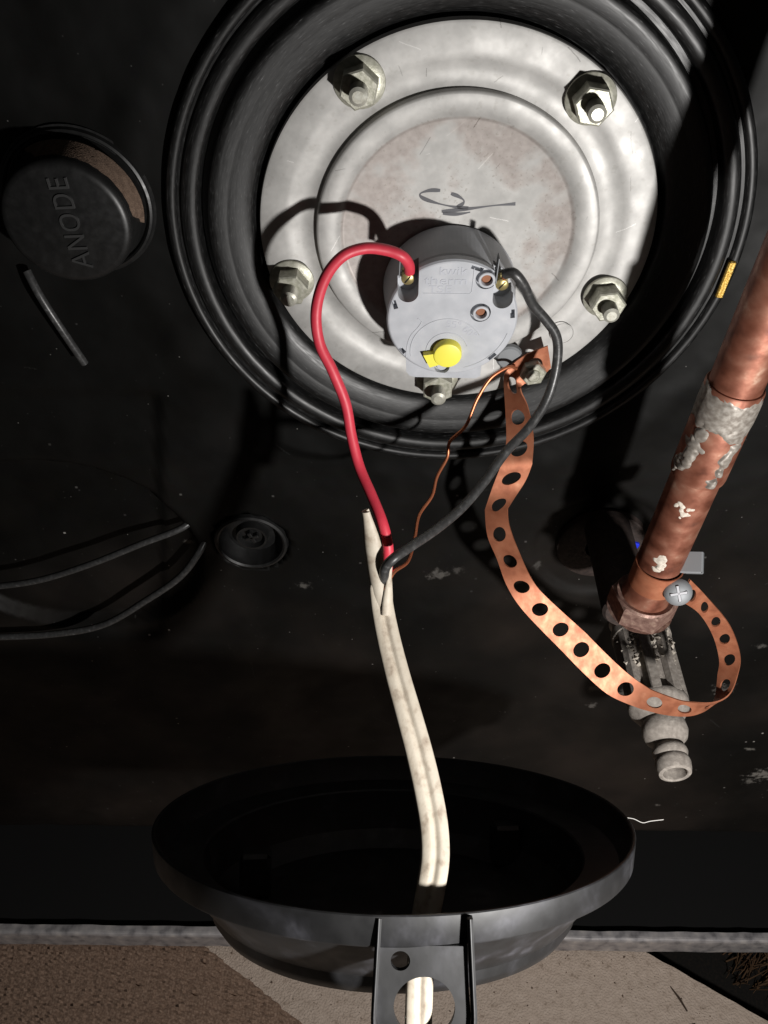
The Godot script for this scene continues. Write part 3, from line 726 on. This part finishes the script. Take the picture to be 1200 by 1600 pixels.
# ------------------------------------------------------------------ grey plastic drain cock
func drain_cock():
	var A := Vector3(136, -275, 0)
	var t := thing("drain_cock", "dusty grey plastic drain cock with hose tail below the copper pipe", "drain valve", A)
	var X := Transform3D(Basis(), Vector3(136, -275, 0))
	var st := begin()
	lathe(st, [[8, 12], [16, 12], [17, 11], [17, 2], [19, 0]], 36, X)
	lathe(st, [[13.0, 66], [13.4, 12]], 32, X)
	lathe(st, [[6.9, 113], [7.6, 113.6], [9.3, 113], [9.9, 111], [10.4, 107], [10.0, 104.8], [9.1, 103.4], [9.5, 102.6], [10.3, 100], [10.0, 97.6], [8.2, 96.4], [8.0, 95], [9.4, 93], [12.4, 90], [13.6, 86], [13.2, 81], [12.2, 79], [13.4, 77], [16.8, 72], [18.4, 69.5], [18.6, 65.5], [17.6, 63.8], [12.8, 63.4]], 48, X, 50)
	lathe(st, [[6.9, 113], [6.6, 95]], 32, X, 35, true)
	lathe(st, [[0, 95], [6.6, 95]], 32, X)
	hang(obj("hose_tail", st, M.dusty_plastic, t), t)
	for k in 8:
		var a := TAU * (k + 0.3) / 8.0
		st = begin()
		box(st, Vector3(6.0, 6.2, 56), X * Transform3D(Basis(Vector3(0, 0, 1), a), Vector3(cos(a) * 15.6, sin(a) * 15.6, 38)), 0.8)
		hang(obj("cage_bar", st, M.dusty_plastic, t), t)
	st = begin()
	lathe(st, [[10, 16], [18.4, 16], [19.2, 15.2], [19.2, 10], [18.4, 9]], 40, X)
	hang(obj("cage_ring", st, M.dusty_plastic, t), t)
	# plaster crumbs caught in the cage
	st = begin()
	for k in 150:
		var a := rng.randf_range(0.5, 2.9); var z := rng.randf_range(13, 44); var r := rng.randf_range(14.0, 18.5)
		crumb(st, X * Vector3(cos(a) * r, sin(a) * r, z), rng.randf_range(0.7, 2.3))
	hang(obj("plaster_crumbs", st, M.plaster, t, "white plaster crumbs caught in the cage"), t).set_meta("kind", "stuff")

func crumb(st: SurfaceTool, c: Vector3, s: float):
	var v := []
	for d in [Vector3(1, 0, 0), Vector3(-1, 0, 0), Vector3(0, 1, 0), Vector3(0, -1, 0), Vector3(0, 0, 1), Vector3(0, 0, -1)]:
		v.append(c + (d + Vector3(rng.randf_range(-0.35, 0.35), rng.randf_range(-0.35, 0.35), rng.randf_range(-0.35, 0.35))) * s * rng.randf_range(0.5, 1.1))
	for f in [[0, 2, 4], [2, 1, 4], [1, 3, 4], [3, 0, 4], [2, 0, 5], [1, 2, 5], [3, 1, 5], [0, 3, 5]]:
		var n: Vector3 = ((v[f[0]] + v[f[1]] + v[f[2]]) / 3.0 - c).normalized()
		tri(st, v[f[0]], v[f[1]], v[f[2]], n, n, n)

# ------------------------------------------------------------------ perforated copper strap
func strap():
	var E1 := [[47.6,-54.6,7.0], [36.3,-60.6,7.0], [28.9,-68.0,8.0], [28.4,-76.7,4.1], [29.3,-87.5,13.0], [29.0,-96.7,30.2], [26.3,-104.6,39.5], [22.9,-116.9,41.9], [20.2,-132.7,42.9], [21.8,-143.7,51.0], [27.5,-156.2,55.8], [33.5,-169.4,64.0], [43.1,-180.7,72.2], [65.0,-200.5,83.5], [77.5,-210.3,91.4], [91.0,-218.9,98.7], [107.4,-223.7,103.5], [121.5,-224.7,106.8], [135.2,-226.2,106.1], [147.3,-228.8,99.3], [151.6,-226.1,93.6], [151.0,-213.3,88.6], [150.0,-203.3,85.6], [142.0,-184.1,84.3], [128.5,-162.2,87.4], [113.3,-144.9,93.8]]
	var E2 := [[50.8,-67.4,7.0], [45.6,-74.5,7.0], [37.9,-77.0,8.0], [35.7,-75.6,15.9], [39.3,-81.8,21.0], [42.5,-92.9,29.8], [41.8,-102.4,40.5], [39.0,-113.5,42.1], [30.7,-125.9,49.1], [32.2,-134.5,53.0], [38.6,-148.9,60.2], [46.7,-164.7,64.0], [55.3,-174.2,67.8], [76.6,-191.9,76.5], [89.3,-201.6,84.6], [101.5,-210.2,91.3], [111.6,-210.7,100.5], [121.6,-210.9,105.2], [129.8,-213.3,105.9], [144.8,-216.0,104.7], [154.4,-214.3,100.4], [157.2,-202.7,95.4], [156.7,-192.0,90.4], [146.5,-171.3,87.7], [128.9,-148.3,88.6], [115.5,-131.2,92.2]]
	var t := thing("copper_strap", "perforated copper earth strap looping from the flange to the pipe", "earth strap", Vector3(40, -70, 7))
	var a := []; var b := []
	var kinks := [0, 6, 8, 13, 16, E1.size() - 1]                  # sharp creases along the strap
	for k in kinks.size() - 1:
		var pa := smooth_path(E1.slice(kinks[k], kinks[k + 1] + 1), 12, 0); var pb := smooth_path(E2.slice(kinks[k], kinks[k + 1] + 1), 12, 0)
		if k > 0: pa.pop_front(); pb.pop_front()
		a.append_array(pa); b.append_array(pb)
	var n := a.size(); var s := [0.0]
	for i in range(1, n): s.append(s[i - 1] + ((a[i] + b[i]) * 0.5 - (a[i - 1] + b[i - 1]) * 0.5).length())
	var total: float = s[n - 1]
	var fn := []                                               # smoothed face normals along the strap
	for i in n:
		var i0: int = max(i - 2, 0); var i1: int = min(i + 2, n - 1)
		fn.append((b[i] - a[i]).cross((a[i1] + b[i1]) - (a[i0] + b[i0])).normalized())
	var at := func(len: float, w: float, off: float) -> Vector3:   # w from 0 at one edge to 1 at the other
		len = clampf(len, 0.0, total - 0.001)
		var i := 0
		while i < n - 2 and s[i + 1] < len: i += 1
		var f: float = (len - s[i]) / maxf(s[i + 1] - s[i], 1e-5)
		var p: Vector3 = a[i].lerp(a[i + 1], f); var q: Vector3 = b[i].lerp(b[i + 1], f)
		var nn: Vector3 = fn[i].lerp(fn[i + 1], f).normalized()
		return p.lerp(q, w) + nn * off
	var st := begin()
	var pitch := 16.4; var cells := int(total / pitch); pitch = total / cells
	var K := 24; var th := 0.4
	for c in cells:
		var s0 := c * pitch + pitch * 0.5
		var R := 4.0
		var P := func(k: int, ring: int, off: float) -> Vector3:
			var sd := k / 6; var fr: float = (k % 6) / 6.0            # 6 points to a side of the cell, corners included
			var hx := pitch * 0.5
			var pe: Vector2 = [Vector2(hx, lerpf(-7.0, 7.0, fr)), Vector2(lerpf(hx, -hx, fr), 7.0), Vector2(-hx, lerpf(7.0, -7.0, fr)), Vector2(lerpf(-hx, hx, fr), -7.0)][sd]
			var di := pe.normalized()
			var x := pe.x; var y := pe.y
			if ring < 2: x = di.x * R * (1.0 if ring == 0 else 1.25); y = di.y * R * (1.0 if ring == 0 else 1.25)
			var lip := 0.12 if ring == 0 else 0.0
			return at.call(s0 + x, y / 14.0 + 0.5, off + signf(off) * lip)
		if c <= 0: R = 0.3                                       # the tip under the bolt hides its hole
		for k in K:
			for side in [-1.0, 1.0]:
				for ring in 2:
					var p0: Vector3 = P.call(k, ring, th * side); var p1: Vector3 = P.call((k + 1) % K, ring, th * side)
					var p2: Vector3 = P.call((k + 1) % K, ring + 1, th * side); var p3: Vector3 = P.call(k, ring + 1, th * side)
					var m0: Vector3 = (p0 - P.call(k, ring, 0.0)).normalized(); var m1: Vector3 = (p1 - P.call((k + 1) % K, ring, 0.0)).normalized()
					var m2: Vector3 = (p2 - P.call((k + 1) % K, ring + 1, 0.0)).normalized(); var m3: Vector3 = (p3 - P.call(k, ring + 1, 0.0)).normalized()
					tri(st, p0, p1, p2, m0, m1, m2); tri(st, p0, p2, p3, m0, m2, m3)
			var h0: Vector3 = P.call(k, 0, -th); var h1: Vector3 = P.call((k + 1) % K, 0, -th); var h2: Vector3 = P.call((k + 1) % K, 0, th); var h3: Vector3 = P.call(k, 0, th)
			var inn: Vector3 = (at.call(s0, 0.5, 0.0) - (h0 + h2) * 0.5).normalized()
			quad(st, h0, h1, h2, h3, inn)
	var m := int(total / 1.2)
	for i in m:
		for w in [0.0, 1.0]:
			var l0 := total * i / m; var l1 := total * (i + 1) / m
			var q0: Vector3 = at.call(l0, w, -th); var q1: Vector3 = at.call(l1, w, -th); var q2: Vector3 = at.call(l1, w, th); var q3: Vector3 = at.call(l0, w, th)
			quad(st, q0, q1, q2, q3, (at.call(l0, w, 0.0) - at.call(l0, 0.5, 0.0)).normalized())
	hang(obj("band", st, M.copper, t), t)
	# the turn of the strap that grips the pipe
	st = begin()
	var pc := Vector3(102.7, -138, 82); var ax := Vector3(12.6, 166, 2).normalized()
	lathe(st, [[11.3, -7], [11.9, -7], [11.9, 7], [11.3, 7]], 56, along_axis(pc, ax), 20)
	hang(obj("pipe_turn", st, M.copper, t), t)
	# bolt with its washer at the flange
	st = begin()
	var bx := Transform3D(Basis(), Vector3(41.6, -69.0, 7.6))
	prism(st, 6, 6.6, 0, 4.2, bx, 0.7, 0.2)
	lathe(st, [[0, 6.0], [2.6, 6.0], [3.4, 5.4], [3.5, 4.0]], 24, bx)
	hang(obj("strap_bolt", st, M.zinc, t, "plated bolt holding the strap to the flange"), t)
	st = begin()
	lathe(st, [[0, 3.2], [5.6, 3.0], [6.6, 2.2], [6.9, 0]], 28, Transform3D(Basis(), Vector3(29.5, -63.0, 3.0)))
	hang(obj("clamp_piece", st, M.steel, t), t)
	# clamp screw and square nut at the pipe
	var sx := along_axis(Vector3(110.5, -137.5, 95.0), Vector3(-0.18, 0.55, 0.8))
	st = begin()
	lathe(st, [[0, 3.6], [2.6, 3.4], [4.8, 2.7], [6.2, 1.5], [6.8, 0.2], [6.6, -0.4]], 36, sx)
	lathe(st, [[2.4, 0], [2.4, -18]], 16, sx, 35, true)
	var sc := hang(obj("clamp_screw", st, M.steel, t, "silver cross-head clamp screw"), t)
	st = begin()
	for r in [0.35, 0.35 + PI / 2]: box(st, Vector3(8.2, 1.5, 1.2), sx * Transform3D(Basis(Vector3(0, 0, 1), r), Vector3(0, 0, 3.1)), 0.2)
	obj("cross_slot", st, mat(Color(0.45, 0.45, 0.46), 0.5, 0.7), sc as Node3D)
	st = begin()
	box(st, Vector3(11, 11, 4.5), along_axis(Vector3(117.5, -128.0, 84), Vector3(-0.45, 0.75, 0.5)) * Transform3D(Basis(Vector3(0, 0, 1), 0.5), Vector3.ZERO), 0.6)
	hang(obj("square_nut", st, M.steel, t), t)

# ------------------------------------------------------------------ the cover hanging on the cable
func cover():
	var T := deg_to_rad(44.7); var c := Vector3(-27, -256, 150)
	var n := Vector3(0, cos(T), -sin(T)); var u := Vector3(0, sin(T), cos(T))
	# local: x to the right, y towards the camera in the rim's plane, z out of the open side (left-handed pair fixed by the order below)
	var X := Transform3D(Basis(Vector3(1, 0, 0), -u, n), c)
	var t := thing("thermostat_cover", "black plastic round cover hanging open on the white cable", "cover", c - n * 50.0)
	var st := begin()
	lathe(st, [[0, -48], [86, -48], [90, -45], [93, -42], [108, -24], [121, -9], [123.0, -0.4], [123.8, 0.1], [124.6, 0.0], [125, -0.5]], 180, X, 35, false)
	lathe(st, [[125, -0.5], [123.8, -12.4], [123.0, -13.4], [100, -15.2], [99, -16.2], [95, -43], [92, -47.4], [86, -50.4], [0, -50.4]], 180, X, 35, false)
	hang(obj("shell", st, M.cover_plastic, t), t)
	# entry tab: flat piece in front of the rim with a small and a large hole
	var F := Transform3D(Basis(Vector3(1, 0, 0), n, u), c + u * 121.5 + Vector3(12, 0, 0))
	st = begin()
	var o := [Vector2(-17.6, -12.6), Vector2(-18.4, -26), Vector2(-18.8, -40), Vector2(-17.6, -50), Vector2(-13, -58), Vector2(-5, -62), Vector2(5, -62), Vector2(13, -58), Vector2(17.6, -50), Vector2(18.6, -40), Vector2(17.6, -26), Vector2(17.2, -12.6)]
	plate(st, o, [circle(3.9, 24, -9.4, -18.6), circle(12.2, 48, 0.2, -37.0)], -1.2, 1.4, F)
	# little collar round the large hole
	hang(obj("entry_tab", st, M.cover_plastic, t, "flat tab with one small and one large hole"), t)
	for sd in [-1.0, 1.0]:
		st = begin()
		var pth := [F * Vector3(sd * 18.0, -1.2, 0.2), F * Vector3(sd * 18.6, -14, 0.5), F * Vector3(sd * 19.4, -30, 0.5), F * Vector3(sd * 19.8, -42, 0.5), F * Vector3(sd * 18.4, -51, 0.5), F * Vector3(sd * 13.6, -59, 0.5)]
		sweep(st, [Vector2(-1.1, -3.4), Vector2(1.1, -3.4), Vector2(1.1, 3.4), Vector2(-1.1, 3.4)], crom(pth, 5), Vector3(1, 0, 0))
		hang(obj("side_rib", st, M.cover_plastic, t), t)
	for k in 2:
		st = begin()
		var q: Vector3 = [Vector3(-75, 12, -36), Vector3(68, 62, -36)][k]
		box(st, Vector3(17, 15, 24), X * Transform3D(Basis(Vector3(0, 0, 1), 0.1), q), 2.0)
		hang(obj("inner_boss", st, M.cover_plastic, t), t)

# ------------------------------------------------------------------ white flat cable with its cores
func cable():
	var T := deg_to_rad(44.7); var c := Vector3(-27, -256, 150)
	var n := Vector3(0, cos(T), -sin(T)); var u := Vector3(0, sin(T), cos(T))
	var t := thing("electrical_cable", "white flat cable with red, black and bare copper cores stripped out", "cable", Vector3(-35, -100, 108))
	var raw := [[-34.2, -109.5, 111.8], [-33.6, -117, 116], [-33.1, -121.5, 120], [-30.1, -130.7, 131], [-25.7, -139.1, 146], [-20.5, -148.3, 160], [-15.7, -156.8, 174], [-12.1, -166.4, 187], [-9.7, -171.7, 199], [-8.7, -178.4, 210]]
	for q in [[15.6, 103.0, 3.0], [12.8, 107.0, -8.0], [10.6, 112.0, -25.0], [10.2, 115.0, -40.0], [10.0, 114.0, -75.0], [10.0, 105.0, -110.0]]:
		var p: Vector3 = c + Vector3(q[0], 0, 0) + u * q[1] + n * q[2]; raw.append([p.x, p.y, p.z])
	var path := smooth_path(raw, 8, 1)
	var sec := []                                              # two lobes with a groove between them
	for k in 48:
		var a := TAU * k / 48.0
		var x := cos(a) * 6.0; var y := sin(a) * 3.3
		y = signf(y) * (2.9 * pow(absf(sin(a)), 0.6) - 1.25 * exp(-pow(x / 1.25, 2.0)))
		sec.append(Vector2(x, y))
	var st := begin()
	var wide := []
	for i in path.size(): wide.append(lerpf(0.84, 1.03, smoothstep(0.05, 0.5, float(i) / path.size())) * lerpf(0.62, 1.0, smoothstep(0.0, 0.045, float(i) / path.size())) * lerpf(1.0, 0.9, smoothstep(0.6, 0.85, float(i) / path.size())))
	sweep(st, sec, path, Vector3(1, 0.05, -0.25), wide)
	hang(obj("white_sheath", st, M.sheath, t, "white dirty flat outer sheath"), t)
	# the sheath slit open: a long left flap and a short right one
	st = begin()
	var shell := []
	for k in 13: var a := lerpf(-2.2, 2.2, k / 12.0); shell.append(Vector2(-cos(a) * 3.6 + 0.4, sin(a) * 3.4))
	for k in 13: var a := lerpf(2.2, -2.2, k / 12.0); shell.append(Vector2(-cos(a) * 2.7 + 0.5, sin(a) * 2.5))
	var fp := smooth_path([[-40.3, -80.6, 99], [-39.3, -85, 100.4], [-37.6, -93, 102.6], [-36.4, -101, 105.6], [-35.6, -109, 110.4], [-34.6, -117, 116.5], [-33.0, -123.5, 121]], 6, 1)
	var sc := []
	for i in fp.size(): sc.append(lerpf(0.62, 1.35, smoothstep(0.0, 0.45, float(i) / fp.size())) * lerpf(1.0, 0.66, smoothstep(0.5, 1.0, float(i) / fp.size())))
	sweep(st, shell, fp, Vector3(1, 0.1, -0.2), sc)
	var shell2 := []
	for s in shell: shell2.append(Vector2(-s.x, -s.y))
	fp = smooth_path([[-29.2, -101.5, 111.5], [-29.9, -107, 112.8], [-30.6, -113, 115.5], [-31.0, -118, 118], [-31.4, -123, 122.5]], 6, 1)
	sc = []
	for i in fp.size(): sc.append(lerpf(0.25, 0.9, smoothstep(0.0, 0.8, float(i) / fp.size())))
	sweep(st, shell2, fp, Vector3(1, 0.1, -0.2), sc)
	hang(obj("slit_flap", st, M.sheath, t), t)
	st = begin()
	tube(st, smooth_path([[-21.8,-4.8,25.0], [-22.5,0.5,28.0], [-25.4,5.2,30.0], [-31.7,7.8,30.0], [-41.3,9.2,31.0], [-50.8,6.9,34.0], [-58.1,-0.1,40.0], [-62.1,-12.0,46.0], [-61.2,-25.6,50.0], [-55.6,-37.9,54.0], [-50.2,-52.5,58.0], [-47.7,-66.1,64.0], [-43.9,-78.5,72.0], [-38.1,-85.4,84.0], [-33.3,-91.0,95.0], [-30.7,-99.3,101.0], [-30.6,-108.8,104.0], [-31.7,-119.7,108.0]], 10, 0), 2.45, 20)
	hang(obj("red_core", st, M.red, t, "red insulated core looping out to the left terminal"), t)
	st = begin()
	tube(st, smooth_path([[20.4,-4.9,26.6], [23.5,-2.7,30.0], [28.3,-8.3,30.0], [33.7,-19.0,28.0], [40.9,-27.8,27.0], [46.3,-35.3,27.0], [48.5,-44.4,28.0], [48.0,-56.8,31.0], [44.5,-68.2,36.0], [36.4,-77.6,44.0], [25.4,-84.1,54.0], [14.5,-93.2,66.0], [3.5,-98.8,78.0], [-8.9,-99.0,92.0], [-20.9,-96.1,106.0], [-27.8,-95.8,113.0], [-31.7,-101.4,114.0], [-32.3,-112.7,113.0]], 10, 0), 2.3, 20)
	hang(obj("black_core", st, M.black_wire, t, "black insulated core to the right terminal"), t)
	st = begin()
	tube(st, smooth_path([[33.0, -66.0, 10.5], [30, -63.7, 12], [25.5, -64.3, 14], [19.2, -68, 17], [13.3, -77.6, 21], [8.3, -90, 26], [0.3, -95.5, 32], [-0.9, -102.7, 36], [-6.1, -108.7, 44], [-8.7, -114.6, 52], [-15.2, -118.5, 62], [-17.6, -120.3, 76], [-21.1, -115.7, 96], [-27.9, -107.4, 111], [-31.7, -113, 117]], 8, 0), 0.85, 10)
	hang(obj("bare_earth_core", st, M.bare_wire, t, "thin bare copper earth wire"), t)
	# bared conductor ends at the two terminals
	for k in 2:
		st = begin()
		var p: Array = [[[-22.2, -4.0, 26], [-22.4, -7.0, 24.4], [-22.5, -10, 23.6]], [[21.6, -4.6, 27.4], [20.4, -7, 25.4], [19.8, -10, 23.8]]][k]
		tube(st, smooth_path(p, 4, 0), 1.1, 10)
		hang(obj("bared_end", st, M.bare_wire, t), t)

func loose_cables():
	var st := begin()
	tube(st, smooth_path([[-340, -248, 6], [-285.7, -236.7, 8], [-250.8, -228.4, 9], [-215.4, -214.5, 8], [-180.7, -198.8, 5], [-156, -190.2, 0], [-146, -186, -9]], 10, 0), 2.1, 14)
	var a := thing("black_cable", "straight black cable crossing the pocket at the left, the upper of two", "cable", Vector3(-285, -237, 8), "loose black cables at the left")
	hang(obj("jacket", st, M.black_wire, a), a)
	st = begin()
	tube(st, smooth_path([[-360, -292, 8], [-301.3, -287.5, 8], [-257.3, -284.9, 7], [-220.7, -275.6, 6], [-186, -249.2, 6], [-161.9, -227.5, 6], [-148, -209, 3], [-142, -200, -6]], 10, 0), 2.3, 14)
	var b := thing("black_cable", "curved black cable sweeping round the pocket at the left, the lower of two", "cable", Vector3(-257, -285, 8), "loose black cables at the left")
	hang(obj("jacket", st, M.black_wire, b), b)
	st = begin()
	tube(st, smooth_path([[-201, -17, 4], [-196.5, -28, 8], [-190.6, -45, 9], [-184.5, -66.6, 7]], 8, 0), 2.0, 14, [])
	var r := thing("cable_stub", "short grey cable stub sticking out below the anode cap", "cable", Vector3(-200, -20, 8))
	hang(obj("jacket", st, M.black_wire, r), r)

# ------------------------------------------------------------------ small things
func bits():
	var labels := ["dark stalk lying slanted near the edge of the slab, lower right", "short dark stalk lying level on the slab, lower right"]
	var ends := [[[246, 70], [257, 92]], [[243, 107], [262, 103]]]
	for k in 2:
		var st := begin()
		var p := Vector3(ends[k][0][0], -744.2, ends[k][0][1]); var q := Vector3(ends[k][1][0], -743.6, ends[k][1][1])
		tube(st, [p, p.lerp(q, 0.5) + Vector3(0.8, 0.6, 0.4), q], 1.1, 8, [0.5, 1.0, 0.7])
		var t := thing("dry_stalk", labels[k], "stalk", p, "dry stalks on the slab")
		hang(obj("stem", st, M.straw, t), t)
	var st := begin()
	box(st, Vector3(6, 1.6, 2.4), Transform3D(Basis(Vector3.UP, 0.6), Vector3(272, -743.6, 122)), 0.3)
	var c := thing("white_chip", "tiny white chip on the tan slab at the lower right", "chip", Vector3(272, -744.5, 122))
	hang(obj("flake", st, M.white_bit, c), c)
	st = begin()
	box(st, Vector3(4.4, 5.6, 3), Transform3D(Basis(Vector3(0, 0, 1), -0.3), Vector3(119.6, -200.5, 2.0)), 0.7)
	c = thing("blue_tag", "tiny bright blue plastic tag behind the copper pipe", "tag", Vector3(119.6, -200.5, 0.5))
	hang(obj("tab", st, M.blue_bit, c), c)
	st = begin()
	for k in 260:
		var x := rng.randf_range(-190, 300); var z := rng.randf_range(30, 150)
		if x < -214.0 + (z - 40.0) * 1.7 or x > 205.0 + (z - 40.0) * 1.5: continue
		crumb(st, Vector3(x, -744.6, z), rng.randf_range(0.3, 1.1) if rng.randf() < 0.9 else rng.randf_range(1.2, 2.2))
	var gr := obj("grit", st, M.dust, self, "fine brown grit scattered over the tan slab"); gr.set_meta("kind", "stuff"); gr.set_meta("category", "grit")
	# dry grass roots on the soil at the right
	st = begin()
	for k in 220:
		var x := rng.randf_range(338, 420); var z := rng.randf_range(-40, 42)
		var p := Vector3(x, -838, z); var h := rng.randf_range(10, 70); var l := Vector3(rng.randf_range(-18, 18), h, rng.randf_range(-10, 25))
		tube(st, [p, p + l * 0.55 + Vector3(2, 4, 0), p + l], rng.randf_range(0.5, 1.1), 5, [1.0, 0.8, 0.3])
	var o := obj("dry_grass", st, M.grass, self, "dry brown grass and roots beyond the slab's edge"); o.set_meta("kind", "stuff"); o.set_meta("category", "grass")
	# a thread of cobweb at the cover's rim
	st = begin()
	tube(st, smooth_path([[98, -256, 150.5], [103, -262, 148], [109, -268, 147], [114, -270, 145], [122, -272, 143]], 4, 0), 0.22, 5)
	var w := thing("cobweb_thread", "fine pale cobweb thread at the right side of the cover's rim", "thread", Vector3(98, -256, 150))
	hang(obj("strand", st, M.white_bit, w), w)
